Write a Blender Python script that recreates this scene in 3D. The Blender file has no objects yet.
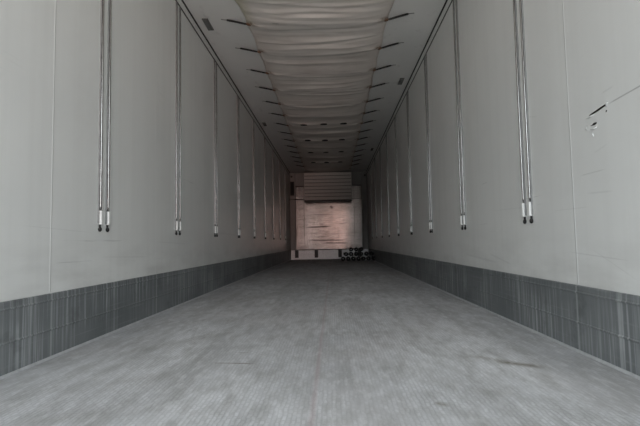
import bpy, bmesh, math, random
import numpy as np
from mathutils import Vector, Matrix

random.seed(7)
rng = np.random.default_rng(11)
SC = bpy.context.scene
COL = SC.collection

# ------------------------------------------------------------------ camera, world, light
W2 = 1.235          # half width of the cargo box
H = 2.749           # ceiling
L = 14.36           # front wall
Y0 = -1.50           # open rear end
KICK = 0.304

cd = bpy.data.cameras.new('camera'); cam = bpy.data.objects.new('camera', cd); COL.objects.link(cam)
R = Vector((0.99942014, 0.02866731, -0.01837329)); U = Vector((0.02019175, -0.06449014, 0.99771404))
F = Vector((-0.02741689, 0.99750649, 0.06503159))
cam.matrix_world = Matrix(((R.x, U.x, -F.x, 0.1127), (R.y, U.y, -F.y, 0.0), (R.z, U.z, -F.z, 0.5212), (0, 0, 0, 1)))
cd.sensor_width = 36.0; cd.lens = 452.6 * 36.0 / 640.0; cd.clip_start = 0.02
SC.camera = cam

SC.view_settings.view_transform = 'Standard'
SC.view_settings.look = 'None'
SC.view_settings.gamma = 1.0
SC.view_settings.use_curve_mapping = False
SC.view_settings.exposure = 1.28

SKY = (0.86, 0.94, 1.0); SKY_S = 1.5
GROUND = (0.44, 0.415, 0.39); GROUND_S = 1.9
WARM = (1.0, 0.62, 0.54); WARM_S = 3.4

world = bpy.data.worlds.new('outdoors'); SC.world = world; world.use_nodes = True
nt = world.node_tree; nt.nodes.clear()
def wn(t, **k):
    n = nt.nodes.new(t)
    for a, b in k.items(): setattr(n, a, b)
    return n
tc = wn('ShaderNodeTexCoord'); sep = wn('ShaderNodeSeparateXYZ'); nt.links.new(tc.outputs['Generated'], sep.inputs[0])
mr = wn('ShaderNodeMapRange', interpolation_type='SMOOTHSTEP'); mr.inputs[1].default_value = -0.10; mr.inputs[2].default_value = 0.12
nt.links.new(sep.outputs['Z'], mr.inputs[0])
mx = wn('ShaderNodeMix', data_type='RGBA')
mx.inputs[6].default_value = tuple(c * GROUND_S for c in GROUND) + (1,)
mx.inputs[7].default_value = tuple(c * SKY_S for c in SKY) + (1,)
nt.links.new(mr.outputs[0], mx.inputs[0])
# low narrow warm band, added to the world for the bulkhead's pink reflection
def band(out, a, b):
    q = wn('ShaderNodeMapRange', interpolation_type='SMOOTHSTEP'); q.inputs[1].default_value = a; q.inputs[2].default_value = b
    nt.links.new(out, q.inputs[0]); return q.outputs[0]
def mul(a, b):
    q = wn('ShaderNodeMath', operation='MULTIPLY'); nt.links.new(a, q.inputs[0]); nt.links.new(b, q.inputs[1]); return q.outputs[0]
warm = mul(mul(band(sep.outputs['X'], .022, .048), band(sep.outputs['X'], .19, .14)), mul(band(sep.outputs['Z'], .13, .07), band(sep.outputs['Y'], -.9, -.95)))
# world boosted towards the open end, to push light deeper into the trailer
db = wn('ShaderNodeVectorMath', operation='DOT_PRODUCT'); db.inputs[1].default_value = (0, -1, 0)
nt.links.new(tc.outputs['Generated'], db.inputs[0])
mb_ = wn('ShaderNodeMapRange', interpolation_type='SMOOTHSTEP'); mb_.inputs[1].default_value = math.cos(math.radians(65)); mb_.inputs[2].default_value = math.cos(math.radians(22))
mb_.inputs[3].default_value = 1.0; mb_.inputs[4].default_value = 1.9
nt.links.new(db.outputs['Value'], mb_.inputs[0])
ms = wn('ShaderNodeVectorMath', operation='SCALE'); nt.links.new(mx.outputs[2], ms.inputs[0]); nt.links.new(mb_.outputs[0], ms.inputs['Scale'])
# dim zone added straight behind the open end, to darken the bulkhead's reflection
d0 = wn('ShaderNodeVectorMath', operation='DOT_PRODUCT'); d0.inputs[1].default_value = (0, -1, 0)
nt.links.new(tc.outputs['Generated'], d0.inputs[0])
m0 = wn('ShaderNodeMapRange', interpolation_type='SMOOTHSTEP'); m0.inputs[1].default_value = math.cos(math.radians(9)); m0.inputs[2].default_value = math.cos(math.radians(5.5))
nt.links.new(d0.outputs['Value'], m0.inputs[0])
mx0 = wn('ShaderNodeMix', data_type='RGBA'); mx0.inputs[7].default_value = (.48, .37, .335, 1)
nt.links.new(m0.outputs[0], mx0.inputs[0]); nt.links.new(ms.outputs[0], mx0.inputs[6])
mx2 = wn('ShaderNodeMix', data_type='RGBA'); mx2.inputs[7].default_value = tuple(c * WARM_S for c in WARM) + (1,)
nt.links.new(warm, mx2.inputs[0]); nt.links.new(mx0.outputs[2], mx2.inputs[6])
# dark patch added left of the band, to dim the bulkhead's left half
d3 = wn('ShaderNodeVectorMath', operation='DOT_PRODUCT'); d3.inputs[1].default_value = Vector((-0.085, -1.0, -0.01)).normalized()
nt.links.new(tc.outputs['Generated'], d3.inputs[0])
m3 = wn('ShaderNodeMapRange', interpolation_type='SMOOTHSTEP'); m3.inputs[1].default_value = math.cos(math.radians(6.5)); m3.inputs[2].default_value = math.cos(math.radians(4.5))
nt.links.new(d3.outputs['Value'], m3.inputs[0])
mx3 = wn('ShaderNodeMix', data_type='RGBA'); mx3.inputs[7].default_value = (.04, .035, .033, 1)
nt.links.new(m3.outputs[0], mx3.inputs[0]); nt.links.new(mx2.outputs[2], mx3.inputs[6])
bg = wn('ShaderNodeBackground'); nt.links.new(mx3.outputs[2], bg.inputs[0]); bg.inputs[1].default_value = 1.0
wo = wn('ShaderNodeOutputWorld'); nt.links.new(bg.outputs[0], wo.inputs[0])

# sky portal filling the open rear end
pl = bpy.data.lights.new('doorway_portal', 'AREA'); pl.shape = 'RECTANGLE'; pl.size = 2 * W2; pl.size_y = H
pl.cycles.is_portal = True
po = bpy.data.objects.new('doorway_portal', pl); COL.objects.link(po)
po.location = (0, Y0 - 0.02, H / 2); po.rotation_euler = (math.radians(90), 0, 0)     # local -Z points to +Y
SC.cycles.diffuse_bounces = 8; SC.cycles.max_bounces = 12; SC.cycles.glossy_bounces = 6

# ------------------------------------------------------------------ material helpers
class NT:
    def __init__(s, name):
        s.m = bpy.data.materials.new(name); s.m.use_nodes = True
        s.t = s.m.node_tree; s.b = s.t.nodes['Principled BSDF']; s._c = None
    def n(s, t, **k):
        x = s.t.nodes.new(t)
        for a, b in k.items(): setattr(x, a, b)
        return x
    def l(s, a, b): s.t.links.new(a, b)
    def co(s):
        if s._c is None:
            s._c = s.n('ShaderNodeTexCoord').outputs['Object']
        return s._c
    def xyz(s):
        if not hasattr(s, '_x'):
            q = s.n('ShaderNodeSeparateXYZ'); s.l(s.co(), q.inputs[0]); s._x = q.outputs
        return s._x
    def scaled(s, sc, loc=(0, 0, 0)):
        q = s.n('ShaderNodeMapping'); s.l(s.co(), q.inputs[0]); q.inputs['Scale'].default_value = sc; q.inputs['Location'].default_value = loc
        return q.outputs[0]
    def noise(s, sc, detail=4, rough=.55, loc=(0, 0, 0), dist=0.0):
        q = s.n('ShaderNodeTexNoise'); s.l(s.scaled(sc, loc), q.inputs['Vector'])
        q.inputs['Scale'].default_value = 1; q.inputs['Detail'].default_value = detail; q.inputs['Roughness'].default_value = rough
        q.inputs['Distortion'].default_value = dist
        return q.outputs['Fac']
    def rng(s, v, a, b, c=0.0, d=1.0):
        q = s.n('ShaderNodeMapRange'); q.inputs[1].default_value = a; q.inputs[2].default_value = b
        q.inputs[3].default_value = c; q.inputs[4].default_value = d; s.l(v, q.inputs[0]); return q.outputs[0]
    def math(s, op, a, b=None, clamp=False):
        q = s.n('ShaderNodeMath', operation=op, use_clamp=clamp)
        for i, v in enumerate((a, b)):
            if v is None: continue
            if isinstance(v, (int, float)): q.inputs[i].default_value = v
            else: s.l(v, q.inputs[i])
        return q.outputs[0]
    def mix(s, f, a, b):
        q = s.n('ShaderNodeMix', data_type='RGBA')
        if isinstance(f, (int, float)): q.inputs[0].default_value = f
        else: s.l(f, q.inputs[0])
        for i, v in ((6, a), (7, b)):
            if isinstance(v, tuple): q.inputs[i].default_value = v + (1,) if len(v) == 3 else v
            else: s.l(v, q.inputs[i])
        return q.outputs[2]
    def seg(s, u, v, u0, v0, u1, v1, w, soft=1.0):
        """mask of a soft line from (u0,v0) to (u1,v1) in the plane of u and v"""
        du, dv = u1 - u0, v1 - v0; ln = math.hypot(du, dv) or 1e-6; du /= ln; dv /= ln
        cu, cv = (u0 + u1) / 2, (v0 + v1) / 2
        a = s.math('SUBTRACT', u, cu); b = s.math('SUBTRACT', v, cv)
        along = s.math('ADD', s.math('MULTIPLY', a, du), s.math('MULTIPLY', b, dv))
        across = s.math('SUBTRACT', s.math('MULTIPLY', b, du), s.math('MULTIPLY', a, dv))
        m1 = s.rng(s.math('ABSOLUTE', across), w * .2, w * (1 + soft), 1, 0)
        m2_ = s.rng(s.math('ABSOLUTE', along), ln * .3, ln / 2 + w, 1, 0)
        return s.math('MULTIPLY', m1, m2_)
    def bump(s, h, strength, dist=0.01, prev=None):
        q = s.n('ShaderNodeBump'); q.inputs['Strength'].default_value = strength; q.inputs['Distance'].default_value = dist
        s.l(h, q.inputs['Height'])
        if prev is not None: s.l(prev, q.inputs['Normal'])
        return q.outputs[0]
    def fin(s, col=None, rough=None, metal=0.0, nrm=None, spec=None):
        b = s.b
        if isinstance(col, tuple): b.inputs['Base Color'].default_value = col + (1,)
        elif col is not None: s.l(col, b.inputs['Base Color'])
        if isinstance(rough, (int, float)): b.inputs['Roughness'].default_value = rough
        elif rough is not None: s.l(rough, b.inputs['Roughness'])
        b.inputs['Metallic'].default_value = metal
        if spec is not None: b.inputs['Specular IOR Level'].default_value = spec
        if nrm is not None: s.l(nrm, b.inputs['Normal'])
        return s.m

def simple(name, col, rough=.5, metal=0., var=.12, sc=30.):
    k = NT(name); f = k.noise((sc, sc, sc))
    c = k.mix(k.rng(f, .3, .7), tuple(v * (1 - var) for v in col), tuple(min(1, v * (1 + var)) for v in col))
    return k.fin(c, rough, metal)

SEAM0, STEP = 2.13, 1.276

def wall_mat(name, side):
    k = NT(name); x, y, z = k.xyz()
    base = k.mix(k.rng(k.noise((1, .9, 1.1)), .35, .65), (.70, .705, .69), (.75, .755, .735))
    # vertical faint streaks
    base = k.mix(k.rng(k.noise((1, 16, .35), 3), .45, .75, 0, .22), base, (.60, .60, .58))
    # grime band above the kick plate
    g = k.math('MULTIPLY', k.rng(z, .3, .62, 1, 0), k.rng(k.noise((1, 2.2, 9), 5), .42, .7))
    base = k.mix(k.math('MULTIPLY', g, .35), base, (.36, .35, .33))
    # fine lengthwise scuffs
    sc = k.math('MULTIPLY', k.rng(k.noise((1, 1.3, 46), 4, .6, (3, side, 0)), .66, .75), k.rng(k.noise((1, 1.1, 1.7), 2, .5, (9, 2 + side, 1)), .46, .62))
    sc = k.math('MULTIPLY', sc, k.rng(z, .7, 1.5, .8, .15))
    base = k.mix(k.math('MULTIPLY', sc, .65), base, (.24, .235, .23))
    # panel joints: a pale bead every 1.276 m
    d = k.math('ABSOLUTE', k.math('SUBTRACT', k.math('MODULO', k.math('ADD', k.math('SUBTRACT', y, SEAM0), STEP * 2.5), STEP), STEP / 2))
    bead = k.rng(d, .002, .007, 1, 0)
    base = k.mix(k.math('MULTIPLY', bead, .6), base, (.74, .75, .74))
    segs = []
    if side > 0:
        segs = [(1.835, 1.058, 1.60, 1.067, .0022, .8), (1.87, 1.115, 1.79, 1.118, .003, .45), (2.07, .80, 1.87, .80, .002, .7),
                (2.02, .715, 1.83, .705, .003, .4), (2.2, .455, 1.75, .43, .002, .5), (2.0, .47, 1.72, .36, .002, .3),
                (2.33, .66, 2.0, .655, .0015, .4), (3.2, .72, 2.5, .70, .002, .35), (2.7, 1.25, 2.45, 1.18, .003, .3), (1.95, .88, 1.85, .90, .003, .3),
                (3.9, .40, 3.1, .36, .006, .45), (3.3, .42, 2.9, .36, .004, .4)]
    else:
        segs = [(1.9, .62, 2.5, .60, .0015, .35), (2.6, .46, 3.3, .44, .003, .4), (3.4, 1.9, 3.5, 1.6, .004, .25), (3.4, .55, 4.2, .53, .003, .35),
                (5.2, .66, 6.4, .64, .006, .3)]
    for u0, v0, u1, v1, w, a in segs:
        base = k.mix(k.math('MULTIPLY', k.seg(y, z, u0, v0, u1, v1, w), a * (.75 if w == .0022 else .32)), base, (.16, .155, .15))
    # gentle waves between the posts, vertical bands
    nb = k.bump(k.noise((1, 3.2, .15), 2), .35, .012)
    nb = k.bump(bead, .5, .003, nb)
    nb = k.bump(k.noise((1, 30, 30), 3), .06, .003, nb)
    return k.fin(base, k.rng(k.noise((1, 5, 5)), .3, .7, .29, .42), 0, nb, .5)

def ceiling_mat():
    k = NT('white_ceiling_laminate')
    base = k.mix(k.rng(k.noise((1.4, 1.0, 1)), .35, .65), (.74, .75, .73), (.80, .80, .78))
    base = k.mix(k.rng(k.noise((9, 5, 1), 5), .62, .78, 0, .35), base, (.33, .32, .30))
    nb = k.bump(k.noise((3, .4, 1), 2), .25, .01)
    return k.fin(base, .45, 0, nb, .4)

def kick_mat():
    k = NT('scuffed_aluminium_kick_plate'); x, y, z = k.xyz()
    base = k.mix(k.rng(k.noise((1, 1.6, 1.6), 3), .35, .65), (.155, .17, .175), (.215, .23, .235))
    st = k.math('MULTIPLY', k.rng(k.noise((1, 42, .8), 5, .7), .48, .66), k.rng(k.noise((1, 1.8, 2.5), 3, .5, (2, 5, 1)), .36, .6))
    base = k.mix(k.math('MULTIPLY', st, .78), base, (.56, .58, .59))
    st2 = k.rng(k.noise((1, 1.2, 60), 3, .6), .58, .72, 0, .35)
    base = k.mix(st2, base, (.36, .37, .38))
    dk = k.rng(k.noise((1, 5, 6), 4, .6, (4, 4, 4)), .58, .72, 0, .5)
    base = k.mix(dk, base, (.085, .09, .092))
    d = k.math('ABSOLUTE', k.math('SUBTRACT', k.math('MODULO', k.math('ADD', k.math('SUBTRACT', y, SEAM0), STEP * 2.5), STEP), STEP / 2))
    base = k.mix(k.rng(d, .003, .011, .7, 0), base, (.42, .44, .44))
    nb = k.bump(k.noise((1, 40, 1.2), 3), .3, .003)
    return k.fin(base, .48, .35, nb)

def floor_mat():
    k = NT('grained_aluminium_floor'); x, y, z = k.xyz()
    base = k.mix(k.rng(k.noise((1.6, .7, 1), 4, .55, (1, 0, 0)), .36, .64), (.52, .525, .545), (.72, .725, .745))
    # long diagonal wheel smears
    q = k.n('ShaderNodeMapping'); k.l(k.co(), q.inputs[0]); q.inputs['Rotation'].default_value = (0, 0, math.radians(-14)); q.inputs['Scale'].default_value = (5.5, .55, 1)
    nn = k.n('ShaderNodeTexNoise'); k.l(q.outputs[0], nn.inputs['Vector']); nn.inputs['Scale'].default_value = 1; nn.inputs['Detail'].default_value = 5
    base = k.mix(k.rng(nn.outputs['Fac'], .5, .7, 0, .6), base, (.24, .24, .235))
    base = k.mix(k.rng(k.noise((1.3, 1.1, 1), 4, .6, (7, 3, 0)), .58, .74, 0, .45), base, (.68, .685, .70))
    # dirt towards the side edges
    edge = k.rng(k.math('ABSOLUTE', x), .85, 1.2, 0, .35)
    base = k.mix(k.math('MULTIPLY', edge, k.rng(k.noise((6, 1.5, 1), 4), .35, .6)), base, (.25, .26, .265))
    base = k.mix(k.rng(k.noise((14, 4, 1), 5, .65, (2, 2, 0)), .42, .66, 0, .75), base, (.35, .35, .345))
    # grain: short raised dashes in staggered lengthwise rows
    q = k.n('ShaderNodeMapping'); k.l(k.co(), q.inputs[0]); q.inputs['Rotation'].default_value = (0, 0, math.radians(90))
    br = k.n('ShaderNodeTexBrick', offset=.5, squash=1); 
    jn = k.n('ShaderNodeTexNoise'); k.l(k.co(), jn.inputs['Vector']); jn.inputs['Scale'].default_value = 28
    js = k.n('ShaderNodeVectorMath', operation='SCALE'); k.l(jn.outputs['Color'], js.inputs[0]); js.inputs['Scale'].default_value = .014
    ja = k.n('ShaderNodeVectorMath', operation='ADD'); k.l(q.outputs[0], ja.inputs[0]); k.l(js.outputs[0], ja.inputs[1])
    k.l(ja.outputs[0], br.inputs['Vector'])
    br.inputs['Scale'].default_value = 1; br.inputs['Brick Width'].default_value = .034; br.inputs['Row Height'].default_value = .015
    br.inputs['Mortar Size'].default_value = .0035; br.inputs['Mortar Smooth'].default_value = .8
    br.inputs['Color1'].default_value = (1, 1, 1, 1); br.inputs['Color2'].default_value = (.72, .72, .72, 1); br.inputs['Mortar'].default_value = (0, 0, 0, 1)
    q = k.n('ShaderNodeSeparateColor'); k.l(br.outputs['Color'], q.inputs[0])
    base = k.mix(k.rng(q.outputs[0], .72, 1, .25, 0), base, (.30, .30, .30))
    base = k.mix(k.rng(k.noise((34, 9, 1), 4, .6, (8, 1, 0)), .5, .68, 0, .4), base, (.74, .745, .76))
    worn = k.rng(k.noise((2.2, 1.4, 1), 4, .5, (5, 1, 0)), .38, .62, .25, 1)
    gr = k.math('MULTIPLY', k.math('SUBTRACT', 1, br.outputs['Fac']), 1.0)
    m = k.math('MULTIPLY', k.math('MULTIPLY', br.outputs['Fac'], worn), .22)
    base = k.mix(m, base, (.22, .22, .225))
    # speckled wear
    base = k.mix(k.rng(k.noise((60, 30, 1), 3), .6, .75, 0, .3), base, (.62, .62, .63))
    # reddish line of dust along the middle joint
    lx = k.math('ABSOLUTE', k.math('SUBTRACT', x, k.math('ADD', .045, k.math('MULTIPLY', k.noise((0, 1.5, 0), 1), -.012))))
    red = k.math('MULTIPLY', k.rng(lx, .004, .013, 1, 0), k.rng(k.noise((3, 5, 1), 3), .25, .6, .35, .8))
    base = k.mix(k.math('MULTIPLY', red, .5), base, (.40, .29, .30))
    base = k.mix(k.math('MULTIPLY', k.rng(k.noise((.9, .5, 1), 3, .5, (4, 9, 0)), .5, .7), .22), base, (.52, .46, .44))
    br2 = (.15, .125, .085)
    for a, b, c, d, w, s_ in [(.80, 2.0, .95, 1.90, .02, .75), (.72, 2.1, .86, 1.98, .02, .35), (.435, 1.50, .462, 1.48, .012, .6),
                              (-.84, 1.36, -.60, 1.44, .03, .4), (-.42, 2.02, -.24, 2.0, .006, .75), (-.36, 2.2, -.30, 2.2, .006, .4),
                              (.60, 1.62, .70, 1.60, .03, .25), (-.75, 1.75, -.55, 1.85, .04, .25), (-.2, 3.0, .1, 3.1, .05, .25), (-.9, 2.2, -.5, 2.7, .05, .3), (.2, 4.6, .7, 5.0, .08, .3), (-.8, 4.2, -.2, 5.2, .07, .3), (.5, 7.5, .9, 7.3, .12, .4)]:
        mk = k.math('MULTIPLY', k.seg(x, y, a, b, c, d, w), k.rng(k.noise((40, 40, 1), 3), .3, .55, .5, 1))
        base = k.mix(k.math('MULTIPLY', mk, s_ if w < .03 else s_), base, br2 if w < .03 else (.26, .25, .235))
    nb = k.bump(k.math('MULTIPLY', gr, worn), .45, .003)
    nb = k.bump(k.noise((3, 1.5, 1), 3), .15, .01, nb)
    return k.fin(base, k.rng(k.noise((2, 1.2, 1)), .35, .65, .5, .68), .15, nb, .4)

def fabric_mat():
    k = NT('grimy_white_duct_fabric'); x, y, z = k.xyz()
    base = k.mix(k.rng(k.noise((2, 1.8, 1), 4), .35, .65), (.66, .62, .575), (.76, .725, .68))
    base = k.mix(k.rng(k.noise((3, 14, 1), 4, .6), .55, .75, 0, .4), base, (.44, .40, .37))
    e = k.rng(k.math('ABSOLUTE', x), .56, .72, 0, .25)
    base = k.mix(k.math('MULTIPLY', e, k.rng(k.noise((6, 5, 1), 4), .3, .62)), base, (.50, .36, .31))
    # rust coloured rings round each tie point
    d = k.math('ABSOLUTE', k.math('SUBTRACT', k.math('MODULO', k.math('ADD', k.math('SUBTRACT', y, 4.39), .652 * 6.5), .652), .326))
    ax = k.math('ABSOLUTE', k.math('SUBTRACT', k.math('ABSOLUTE', x), .665))
    rr = k.math('POWER', k.math('ADD', k.math('MULTIPLY', d, d), k.math('MULTIPLY', ax, ax)), .5)
    base = k.mix(k.math('MULTIPLY', k.rng(rr, .01, .075, 1, 0), k.rng(k.noise((30, 30, 1), 3), .35, .6, .2, .9)), base, (.20, .13, .075))
    yl = k.math('MULTIPLY', k.rng(k.math('SUBTRACT', y, 4.5), -.3, 0, 1, 0), k.rng(x, -.72, -.60, 1, 0))
    base = k.mix(k.math('MULTIPLY', yl, .5), base, (.42, .42, .22))
    base = k.mix(k.math('MULTIPLY', k.seg(x, y, -.44, 4.30, -.38, 4.30, .012), .6), base, (.2, .18, .15))
    nb = k.bump(k.noise((10, 60, 1), 3), .25, .003)
    return k.fin(base, .75, 0, nb, .2)

def panel_mat():
    k = NT('worn_aluminium_sheet'); x, y, z = k.xyz()
    base = k.mix(k.rng(k.noise((1.5, 1, 2), 3), .35, .65), (.22, .203, .192), (.30, .277, .265))
    base = k.mix(k.rng(k.noise((3, 1, 26), 5, .6), .48, .68, 0, .6), base, (.10, .088, .082))
    base = k.mix(k.rng(k.noise((30, 1, 2), 3, .6), .52, .70, 0, .5), base, (.13, .115, .108))
    for a, b, c, d, w, s_ in [(-.72, 1.0, .05, 1.03, .02, .6), (-.7, .60, .55, .58, .016, .6), (-.25, .50, .6, .50, .014, .6), (.05, 1.66, .12, 1.60, .03, .8),
                              (-1.03, 1.25, -.7, 1.25, .01, .3), (.3, 1.1, .6, 1.13, .012, .5), (-1.0, .8, 1.0, .8, .006, .25), (-.6, 1.4, .2, 1.4, .01, .3),
                              (.8, .3, .8, 2.3, .01, .35), (-.78, .3, -.78, 2.3, .01, .4)]:
        base = k.mix(k.math('MULTIPLY', k.seg(x, z, a, b, c, d, w), min(1, s_ * 1.5)), base, (.03, .022, .02))
    nb = k.bump(k.noise((5, 1, 1.2), 3), .12, .01)
    return k.fin(base, k.rng(k.noise((4, 1, 12), 4), .3, .7, .13, .20), .9, nb)

M = dict(
    wl=wall_mat('white_laminate_wall_panels_left', -1), wr=wall_mat('white_laminate_wall_panels_right', 1),
    ceil=ceiling_mat(), kick=kick_mat(), floor=floor_mat(), fabric=fabric_mat(), panel=panel_mat(),
    trim=simple('pale_grey_trim', (.66, .67, .65), .4), rubber=simple('black_rubber_seal', (.012, .012, .012), .6),
    post=simple('grey_corner_post', (.24, .235, .225), .45, .2), dark=simple('dark_bracket', (.05, .048, .046), .5),
    white=simple('white_plastic', (.78, .78, .76), .35, 0, .05), curb=simple('pale_curb_board', (.70, .70, .70), .42, .4),
    steel=simple('galvanised_steel', (.33, .322, .315), .2, .9), channel=simple('grey_channel_lip', (.25, .252, .25), .45, .2),
    black=simple('black_webbing', (.016, .015, .015), .75), tie=simple('rusty_tie', (.15, .08, .045), .7),
    unit=simple('beige_grey_housing', (.78, .75, .71), .55, 0, .06), lens=simple('smoky_lamp_lens', (.14, .145, .14), .25),
    lampcase=simple('grey_lamp_case', (.10, .10, .095), .4), foam=simple('insulation_foam', (.04, .032, .026), .9),
    torn=simple('torn_laminate_edge', (.72, .73, .72), .6), edge=simple('aluminium_floor_edge', (.50, .51, .52), .42, .2))

# ------------------------------------------------------------------ mesh helpers
class MB:
    def __init__(s): s.bm = bmesh.new()
    def box(s, x0, x1, y0, y1, z0, z1, bev=0.0, mi=0):
        m = Matrix.Translation(((x0 + x1) / 2, (y0 + y1) / 2, (z0 + z1) / 2)) @ Matrix.Diagonal((abs(x1 - x0), abs(y1 - y0), abs(z1 - z0), 1))
        r = bmesh.ops.create_cube(s.bm, size=1, matrix=m)
        fs = {f for v in r['verts'] for f in v.link_faces}
        for f in fs: f.material_index = mi
        if bev > 0:
            es = list({e for v in r['verts'] for e in v.link_edges})
            bmesh.ops.bevel(s.bm, geom=es, offset=bev, segments=2, profile=.5, affect='EDGES')
        return s
    def tube(s, pts, r, n=10, cap=True):
        pts = [Vector(p) for p in pts]; rings = []
        rs = r if isinstance(r, (list, tuple)) else [r] * len(pts)
        for i, p in enumerate(pts):
            d = (pts[min(i + 1, len(pts) - 1)] - pts[max(i - 1, 0)])
            if d.length < 1e-9: d = Vector((0, 0, 1))
            d.normalize(); a = Vector((0, 0, 1)) if abs(d.z) < .9 else Vector((1, 0, 0))
            u = d.cross(a).normalized(); v = d.cross(u)
            rings.append([s.bm.verts.new(p + (u * math.cos(t) + v * math.sin(t)) * rs[i]) for t in [2 * math.pi * j / n for j in range(n)]])
        for a, b in zip(rings, rings[1:]):
            for j in range(n):
                f = s.bm.faces.new((a[j], a[(j + 1) % n], b[(j + 1) % n], b[j])); f.smooth = True
        if cap: s.bm.faces.new(rings[0]); s.bm.faces.new(rings[-1][::-1])
        return s
    def sphere(s, c, r, sc=(1, 1, 1)):
        m = Matrix.Translation(c) @ Matrix.Diagonal((r * sc[0], r * sc[1], r * sc[2], 1))
        q = bmesh.ops.create_uvsphere(s.bm, u_segments=14, v_segments=9, radius=1, matrix=m)
        for v in q['verts']:
            for f in v.link_faces: f.smooth = True
        return s
    def prism(s, prof, y0, y1, axis='y'):
        """closed profile of (x,z) pairs swept along y"""
        a = [s.bm.verts.new((p[0], y0, p[1])) for p in prof]; b = [s.bm.verts.new((p[0], y1, p[1])) for p in prof]
        n = len(prof)
        for i in range(n): s.bm.faces.new((a[i], a[(i + 1) % n], b[(i + 1) % n], b[i]))
        s.bm.faces.new(a[::-1]); s.bm.faces.new(b); return s
    def build(s, name, mat, parent=None):
        bmesh.ops.recalc_face_normals(s.bm, faces=s.bm.faces[:])
        me = bpy.data.meshes.new(name); s.bm.to_mesh(me); s.bm.free()
        for m in (mat if isinstance(mat, (list, tuple)) else [mat]): me.materials.append(m)
        o = bpy.data.objects.new(name, me); COL.objects.link(o)
        if parent is not None: o.parent = parent
        return o

def tag(o, label=None, cat=None, group=None, kind=None):
    if label: o['label'] = label
    if cat: o['category'] = cat
    if group: o['group'] = group
    if kind: o['kind'] = kind
    return o
def empty(name, loc, label, cat, group=None):
    o = bpy.data.objects.new(name, None); COL.objects.link(o); o.location = loc; o.empty_display_size = .1
    return tag(o, label, cat, group)
def copy_tree(o, parent=None):
    c = o.copy(); COL.objects.link(c)
    if parent is not None: c.parent = parent
    for ch in list(o.children): copy_tree(ch, c)
    return c
def structure(o, label, cat):
    return tag(o, label, cat, kind='structure')
ORD = ['first', 'second', 'third', 'fourth', 'fifth', 'sixth', 'seventh', 'eighth', 'ninth', 'tenth', 'eleventh', 'twelfth', 'thirteenth', 'fourteenth', 'fifteenth', 'sixteenth']

# ------------------------------------------------------------------ the cargo box
T = .06
fl = MB().box(-W2 - T, W2 + T, Y0, L + T, -.14, 0).build('floor', M['floor'])
structure(fl, 'long grey grained metal trailer floor with a faint reddish centre line', 'floor')
ce = MB().box(-W2 - T, W2 + T, Y0, L + T, H, H + .09).build('ceiling', M['ceil'])
structure(ce, 'grey white trailer ceiling above the fabric duct', 'ceiling')
wl = MB().box(-W2 - T, -W2, Y0, L + T, 0, H).build('wall_left', M['wl'])
structure(wl, 'left white laminate trailer wall with paired rails', 'wall')
wf = MB().box(-W2, W2, L, L + T, 0, H).build('wall_front', M['post'])
structure(wf, 'dim grey front wall behind the metal bulkhead', 'wall')

# right wall with real punctures
wr = MB().box(W2, W2 + T, Y0, L + T, 0, H).build('wall_right', M['wr'])
structure(wr, 'right white laminate trailer wall with a torn gouge near the opening', 'wall')
def poly_cut(pts, depth=.018):
    mb = MB(); a = [mb.bm.verts.new((W2 - .01, y, z)) for y, z in pts]; b = [mb.bm.verts.new((W2 + depth, y, z)) for y, z in pts]
    n = len(pts)
    for i in range(n): mb.bm.faces.new((a[i], a[(i + 1) % n], b[(i + 1) % n], b[i]))
    mb.bm.faces.new(a[::-1]); mb.bm.faces.new(b)
    return mb
cuts = [[(1.968, 1.047), (1.955, 1.053), (1.925, 1.056), (1.90, 1.059), (1.872, 1.062), (1.850, 1.063), (1.846, 1.056), (1.87, 1.053), (1.90, 1.049), (1.93, 1.047), (1.955, 1.044), (1.964, 1.043)],
        [(1.850, 1.032), (1.846, 1.038), (1.840, 1.037), (1.840, 1.031), (1.845, 1.029)],
        [(1.965, 1.003), (1.95, 1.004), (1.935, 1.009), (1.918, 1.008), (1.912, 1.004), (1.918, 1.000), (1.93, .998), (1.95, 1.0)]]
tool = MB()
for c in cuts:
    q = poly_cut(c); tmp = bpy.data.meshes.new('t'); q.bm.to_mesh(tmp); q.bm.free(); tool.bm.from_mesh(tmp); bpy.data.meshes.remove(tmp)
tob = tool.build('cutter', M['foam'])
md = wr.modifiers.new('cut', 'BOOLEAN'); md.object = tob; md.operation = 'DIFFERENCE'; md.solver = 'EXACT'; md.material_mode = 'TRANSFER'
dg = bpy.context.evaluated_depsgraph_get(); me = bpy.data.meshes.new_from_object(wr.evaluated_get(dg))
wr.modifiers.clear(); wr.data = me; bpy.data.objects.remove(tob)
# curled flakes of torn laminate around the punctures
fk = MB()
def flake(pts):
    fk.tube([(W2 + .001 - x, y, z) for x, y, z in pts], [.001 + .002 * math.sin(math.pi * (i + .5) / len(pts)) for i in range(len(pts))], 6)
flake([(.002, 1.985, 1.043), (.006, 1.972, 1.040), (.005, 1.955, 1.041), (.003, 1.93, 1.044)])
flake([(.002, 1.845, 1.050), (.006, 1.832, 1.055), (.006, 1.826, 1.064), (.002, 1.832, 1.070)])
flake([(.002, 2.0, .995), (.007, 1.985, .992), (.008, 1.975, .998), (.004, 1.982, 1.008)])
flake([(.002, 1.96, .988), (.005, 1.945, .984), (.005, 1.93, .982), (.002, 1.915, .986)])
flake([(.002, 1.948, .968), (.003, 1.945, .960), (.001, 1.942, .952)])
fo = fk.build('torn_flakes', M['torn'], wr); fo['label'] = 'white curled laminate flakes around the gouge'

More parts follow.
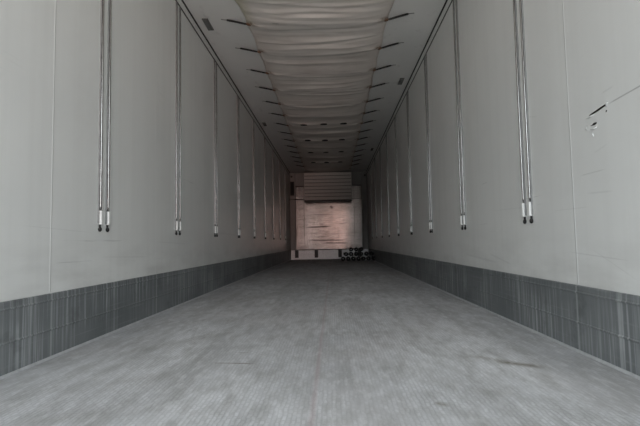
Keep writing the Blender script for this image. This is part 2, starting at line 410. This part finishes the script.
# kick plates with pressed ribs, floor edge, cove trims
for s, nm, side in ((-1, 'baseboard_left', 'left'), (1, 'baseboard_right', 'right')):
    w = s * W2; i = -s
    prof = [(w, 0.0), (w + i * .010, 0.0)]
    for zc in (.135, .272):
        prof += [(w + i * .010, zc - .006), (w + i * .014, zc - .002), (w + i * .014, zc + .002), (w + i * .010, zc + .006)]
    prof += [(w + i * .010, KICK - .004), (w + i * .006, KICK), (w, KICK)]
    o = MB().prism(prof, Y0, L - .001).build(nm, M['kick'])
    structure(o, 'dark scuffed metal kick plate along the foot of the %s wall' % side, 'kick plate')
    e = MB().prism([(w + i * .011, .001), (w + i * .021, .001), (w + i * .021, .003), (w + i * .018, .009), (w + i * .015, .012), (w + i * .011, .012)], Y0, L - .001).build('floor_edge', M['edge'], o)
    e['label'] = 'light metal edge strip where kick plate meets floor'
for s, nm, side in ((-1, 'trim_1', 'left'), (1, 'trim_2', 'right')):
    w = s * W2; i = -s
    o = MB().prism([(w, 2.686), (w + i * .004, 2.686), (w + i * .006, 2.70), (w + i * .012, H - .020), (w + i * .014, H - .009), (w, H - .009)], Y0, L - .001).build(nm, M['trim'])
    structure(o, 'pale cove strip between dark seals at the top of the %s wall' % side, 'trim')
    MB().box(w, w + i * .005, Y0, L - .001, 2.674, 2.687).box(w, w + i * .026, Y0, L - .001, H - .009, H - .0005).build('seal', M['rubber'], o)

# front corner posts
for s, nm, side in ((-1, 'trim_3', 'left'), (1, 'trim_4', 'right')):
    o = MB().box(s * 1.215, s * 1.06, L - .12, L - .001, .001, H - .012, .006).build(nm, M['post'])
    structure(o, 'grey vertical corner post beside the metal bulkhead on the %s' % side, 'post')

# ------------------------------------------------------------------ wall rails (pairs)
def make_rail():
    r = empty('lashing_rail', (0, 0, 0), 'x', 'rail')           # local +X points into the trailer, base at wall
    MB().box(0, .0035, -.0125, .0125, .655, 2.668).box(0, .009, -.0145, -.0115, .655, 2.668).box(0, .009, .0115, .0145, .655, 2.668).build('channel', M['channel'], r)
    mb = MB(); pts = []; rad = []
    z = .725
    while z < 2.667:
        for dz, q in ((0, .0062), (.030, .0062), (.034, .0061), (.040, .0061)):
            if z + dz < 2.667: pts.append((.009, 0, z + dz)); rad.append(q)
        z += .044
    mb.tube(pts, rad, 8); mb.build('rod', M['steel'], r)
    MB().box(.003, .020, -.0095, .0095, .648, .728, .003).build('sleeve', M['white'], r)['label'] = 'white end sleeve'
    MB().sphere((.007, 0, .620), .0135, (.7, 1, 1.05)).tube([(.006, 0, .626), (.006, 0, .650)], .006, 8).build('stopper', M['black'], r)['label'] = 'black round end stopper'
    return r
rail0 = make_rail(); first = True
for s, side in ((-1, 'left'), (1, 'right')):
    for k in range(9):
        for j, nf in ((0, 'nearer'), (1, 'farther')):
            o = rail0 if first else copy_tree(rail0); first = False
            o.location = (s * W2, SEAM0 + .441 + k * STEP + j * .088, 0); o.rotation_euler = (0, 0, 0 if s < 0 else math.pi)
            o['label'] = '%s steel rail of the %s pair along the %s wall, counted from the opening' % (nf, ORD[k], side)
            o['group'] = 'paired steel rails on the %s wall' % side

# ------------------------------------------------------------------ fabric air duct
YA, YB = 1.2, 13.68
TIE0, TIE = 4.39, .652
ny = 1250; nx = 44
ys = np.linspace(YA, YB, ny); us = np.linspace(-1, 1, nx)
Yg, Ug = np.meshgrid(ys, us, indexing='ij')
ph = ((Yg - TIE0) / TIE); near = np.abs(ph - np.round(ph)) * TIE            # distance to the nearest tie
edge = .665 + .025 * np.clip(.5 - near / TIE, 0, 1) + .012 * np.sin(Yg * 9.1 + np.sign(Ug) * 1.3) * 0.3 + .03 + .06 * np.clip((4.30 - Yg) / .5, 0, 1)
Xg = Ug * edge
prof = (1 - np.abs(Ug) ** 3.2)
Zd = .012 + .055 * prof + .012 * prof * np.cos(2 * np.pi * ph + .6)
for r_ in range(340):
    y0 = rng.uniform(YA, YB); w = rng.choice([rng.uniform(.005, .010), rng.uniform(.015, .05)]); a = w * rng.uniform(.16, .34) * rng.choice([1, 1, -1])
    tilt = rng.normal(0, .03); cur = rng.normal(0, .03); c = rng.uniform(-1, 1); ext = rng.uniform(.35, 1.6)
    yc = y0 + tilt * Ug + cur * Ug ** 2 + .012 * np.sin(Ug * rng.uniform(2, 5) + rng.uniform(0, 6))
    m = np.exp(-((Yg - yc) / w) ** 2) * np.exp(-((Ug - c) / ext) ** 4)
    Zd += a * m * (.25 + .75 * prof)
for i in range(-5, 15):                                                     # creases pulled towards the ties
    for sg in (-1, 1):
        for q in range(5):
            yt = TIE0 + i * TIE; sl = rng.uniform(-.35, .35); ln = rng.uniform(.2, .55)
            dd = (1 - sg * Ug); yc = yt + sl * dd * .7
            Zd += rng.uniform(.003, .010) * np.exp(-((Yg - yc) / (.008 + .03 * dd)) ** 2) * np.exp(-(dd / ln) ** 2) * np.clip(dd * 5, 0, 1)
Zg = H - np.maximum(Zd, .006)
verts = [(float(Xg[i, j]), float(Yg[i, j]), float(Zg[i, j])) for i in range(ny) for j in range(nx)]
faces = [(i * nx + j, (i + 1) * nx + j, (i + 1) * nx + j + 1, i * nx + j + 1) for i in range(ny - 1) for j in range(nx - 1)]
base = len(verts)
for i in range(ny):
    verts.append((float(Xg[i, 0]), float(ys[i]), H - .002)); verts.append((float(Xg[i, -1]), float(ys[i]), H - .002))
for i in range(ny - 1):
    a = base + 2 * i
    faces.append((i * nx, a, a + 2, (i + 1) * nx)); faces.append((i * nx + nx - 1, (i + 1) * nx + nx - 1, a + 3, a + 1)); faces.append((a, a + 1, a + 3, a + 2))
faces.append(tuple([j for j in range(nx)] + [base + 1, base])); e = (ny - 1) * nx
faces.append(tuple([e + j for j in range(nx)][::-1] + [base + 2 * (ny - 1), base + 2 * (ny - 1) + 1]))
me = bpy.data.meshes.new('fabric'); me.from_pydata(verts, [], faces); me.update(); me.materials.append(M['fabric'])
for p in me.polygons: p.use_smooth = len(p.vertices) == 4
bm = bmesh.new(); bm.from_mesh(me); bmesh.ops.recalc_face_normals(bm, faces=bm.faces[:]); bm.to_mesh(me); bm.free()
duct = empty('air_duct', (0, 7, H), 'long wrinkled off white fabric air duct hung under the ceiling', 'air duct')
fo = bpy.data.objects.new('fabric', me); COL.objects.link(fo); fo.parent = duct; fo.location = (0, -7, -H)
def duct_z(x, y):
    i = int(np.clip(round((y - YA) / (YB - YA) * (ny - 1)), 0, ny - 1)); j = int(np.argmin(np.abs(Xg[i] - x))); return float(Zg[i, j])
for k in range(4):
    for x in (-.375, -.015, .345):
        y = 8.12 + k * 1.30; z = duct_z(x, y)
        mb = MB(); pr = []
        for t in range(14):
            a = 2 * math.pi * t / 14; pr.append((x + .062 * math.cos(a), y + .030 * math.sin(a)))
        lo = [mb.bm.verts.new((p[0], p[1] - 7, z - H - .012)) for p in pr]; hi = [mb.bm.verts.new((p[0], p[1] - 7, z - H + .012)) for p in pr]
        for t in range(14): mb.bm.faces.new((lo[t], lo[(t + 1) % 14], hi[(t + 1) % 14], hi[t]))
        mb.bm.faces.new(lo[::-1]); mb.bm.faces.new(hi)
        mb.build('outlet', M['black'], duct)['label'] = 'dark oval air outlet'

def make_tie():
    t = empty('duct_strap', (0, 0, 0), 'x', 'strap')            # local +X points to the wall, origin at ceiling over the tie
    st = MB().tube([(.0, 0, -.044), (.03, 0, -.040), (.10, 0, -.026), (.17, 0, -.014), (.205, 0, -.008)], [.008, .0105, .0105, .0105, .009], 8).build('strap', M['black'], t)
    MB().tube([(.205, 0, -.008), (.235, 0, -.006), (.262, .004, -.004)], .0032, 6).build('hook', M['steel'], st)
    MB().tube([(.012, -.010, -.040), (-.010, -.014, -.050), (-.026, .0, -.056), (-.012, .014, -.050), (.012, .010, -.040)], .0055, 6).sphere((.0, 0, -.046), .012).build('knot', M['tie'], t)['label'] = 'rust stained knot'
    return t
tie0 = make_tie(); first = True
for s, side in ((-1, 'left'), (1, 'right')):
    for k in range(14):
        o = tie0 if first else copy_tree(tie0); first = False
        o.location = (s * .693, TIE0 - .03 + k * TIE + random.uniform(-.006, .006), H); o.rotation_euler = (0, 0, (math.pi + .16 if s < 0 else -.16) + random.uniform(-.05, .05))
        o['label'] = '%s black strap from the opening tying the %s edge of the duct' % (ORD[k], side)
        o['group'] = 'straps along the %s edge of the duct' % side

# ------------------------------------------------------------------ ceiling lamps (off)
def make_lamp():
    t = empty('ceiling_lamp', (0, 0, 0), 'x', 'lamp')
    cs = MB().box(-.030, .030, -.12, .12, -.012, 0, .004).build('case', M['lampcase'], t)
    MB().box(-.021, .021, -.105, .105, -.017, -.011, .002).build('lens', M['lens'], cs)
    return t
lamp0 = make_lamp()
for n, (x, y, lab) in enumerate([(-1.108, 4.415, 'small dark unlit ceiling lamp near left wall, the nearer of two there'),
                                 (1.106, 6.214, 'small dark unlit ceiling lamp near right wall, the nearer of two there'),
                                 (-1.122, 8.298, 'small dark unlit ceiling lamp near left wall, the farther of two there'),
                                 (1.098, 10.83, 'small dark unlit ceiling lamp near right wall, the farther of two there')]):
    o = lamp0 if n == 0 else copy_tree(lamp0); o.location = (x, y, H); o['label'] = lab; o['group'] = 'unlit ceiling lamps'

# ------------------------------------------------------------------ front end: bulkhead, unit, bar
bk = empty('bulkhead', (0, L - .10, 0), 'worn shiny aluminium bulkhead sheet standing on a pale curb at the far end', 'bulkhead')
pn = MB().box(-1.035, 1.035, -.02, .0, .300, 2.30, .003)
o = pn.build('sheet', M['panel'], bk); o['label'] = 'worn shiny aluminium sheet'
MB().box(-1.05, 1.05, -.030, -.018, .290, .312, .002).box(-1.05, 1.05, -.028, -.016, 2.292, 2.318, .002).build('edging', M['dark'], bk)
curb = MB().box(-1.205, 1.205, -.14, -.045, .001, .285, .006).box(-1.2, 1.2, -.13, -.046, .284, .292, .002).build('curb', M['curb'], bk); curb['label'] = 'pale grey curb at the foot'
for x in (-1.02, -.41, .325, .93):
    MB().box(x - .055, x + .055, -.152, -.139, .055, .290, .003).box(x - .055, x - .045, -.163, -.15, .055, .290).box(x + .045, x + .055, -.163, -.15, .055, .290).build('bracket', M['dark'], curb)

un = empty('refrigeration_unit', (0, 13.98, 0), 'ribbed beige grey refrigeration housing hung high on the front wall', 'refrigeration unit')
MB().box(-.735, .715, -.26, .23, 1.80, H - .085, .012).build('housing', M['unit'], un)
g = MB()
for i in range(8):
    z = 1.812 + i * .106
    vs = []
    for x in (-.725, .705):
        vs.append([g.bm.verts.new((x, y, zz)) for y, zz in ((-.275, z + .006), (-.312, z), (-.322, z + .008), (-.318, z + .088), (-.304, z + .094), (-.275, z + .094))])
    a, b = vs
    for q in range(6): g.bm.faces.new((a[q], a[(q + 1) % 6], b[(q + 1) % 6], b[q]))
    g.bm.faces.new(a); g.bm.faces.new(b[::-1])
gs = g.build('front_slats', M['unit'], un)
MB().box(-.722, .702, -.276, -.258, 1.81, H - .09).build('slat_shade_backing', M['dark'], un)['label'] = 'dark backing added for shade behind the slats'  # dark sheet added so the gaps between slats read as shaded
MB().box(-.735, .715, -.315, .23, 1.775, 1.803, .004).build('bottom_flange', M['dark'], un)['label'] = 'bottom flange coloured dark for its shadow'  # bottom lip, its dark colour standing in for the shadow there

tag(MB().tube([(-1.233, 14.224, 1.892), (1.05, 14.224, 1.892)], .010, 8).build('cross_bar', M['dark']), 'thin dark horizontal bar across the bulkhead, behind the refrigeration unit', 'bar')
gr = MB().box(-1.205, -1.085, L - .132, L - .119, 2.02, 2.46, .003)
for i in range(3): gr.box(-1.19 + i * .036, -1.175 + i * .036, L - .138, L - .130, 2.04, 2.44)
tag(gr.build('vent_grille', M['black']), 'tall narrow black grille on the left corner post', 'grille')
for s, side in ((-1, 'left'), (1, 'right')):
    tag(MB().sphere((s * 1.165, L - .13, 2.62), .028, (1, .6, 1)).tube([(s * 1.165, L - .12, 2.62), (s * 1.165, L - .138, 2.62)], .032, 12).build('corner_fitting', M['black']),
        'small round black fitting high on the %s corner post' % side, 'fitting')

# ------------------------------------------------------------------ heap of coiled straps at the far right
def make_coil():
    t = empty('lashing_strap', (0, 0, 0), 'x', 'strap')
    mb = MB(); n = 70; prev = None
    for i in range(n + 1):                                      # spiral of flat webbing, axis along local Z
        a = i / n * 2 * math.pi * 4.6; r_ = .016 + .036 * i / n
        c, s_ = math.cos(a), math.sin(a)
        ring = [mb.bm.verts.new((c * q, s_ * q, z)) for q, z in ((r_, 0), (r_ + .006, 0), (r_ + .006, .045), (r_, .045))]
        if prev:
            for j in range(4): mb.bm.faces.new((prev[j], prev[(j + 1) % 4], ring[(j + 1) % 4], ring[j]))
        else: mb.bm.faces.new(ring)
        prev = ring
    mb.bm.faces.new(prev[::-1]); wb = mb.build('webbing', M['black'], t)
    MB().box(.0585, .066, -.026, .026, .004, .010, .001).box(.0585, .066, -.026, .026, .035, .041, .001).tube([(.062, -.020, .004), (.062, -.020, .041)], .0035, 8).tube([(.062, .020, .004), (.062, .020, .041)], .0035, 8).build('buckle', M['steel'], t)['label'] = 'steel buckle'
    return t
coil0 = make_coil(); first = True
random.seed(21)
nrow = [(.38, 7, 3), (.46, 6, 3), (.60, 3, 2)]
for lay, (xs, nc, nr) in enumerate(nrow):
    for r_ in range(nr):
        for c in range(nc):
            o = coil0 if first else copy_tree(coil0); first = False
            x = xs + c * .138 + random.uniform(-.004, .004); y = 12.25 + lay * .04 + r_ * .13 + random.uniform(-.01, .01)
            z = .068 + lay * .126
            o.location = (x, y, z)
            o.rotation_euler = (math.radians(90) + random.uniform(-.25, .25), random.uniform(-.2, .2), 0)
            o.rotation_euler = (Matrix.Rotation(random.uniform(-.22, .22), 4, 'Z') @ Matrix.Rotation(math.radians(90), 4, 'X') @ Matrix.Rotation(random.uniform(0, 6.28), 4, 'Z')).to_euler()
            o['label'] = 'coiled black lashing strap with steel buckle in the heap by the bulkhead'
            o['group'] = 'coiled straps heaped at the far right'
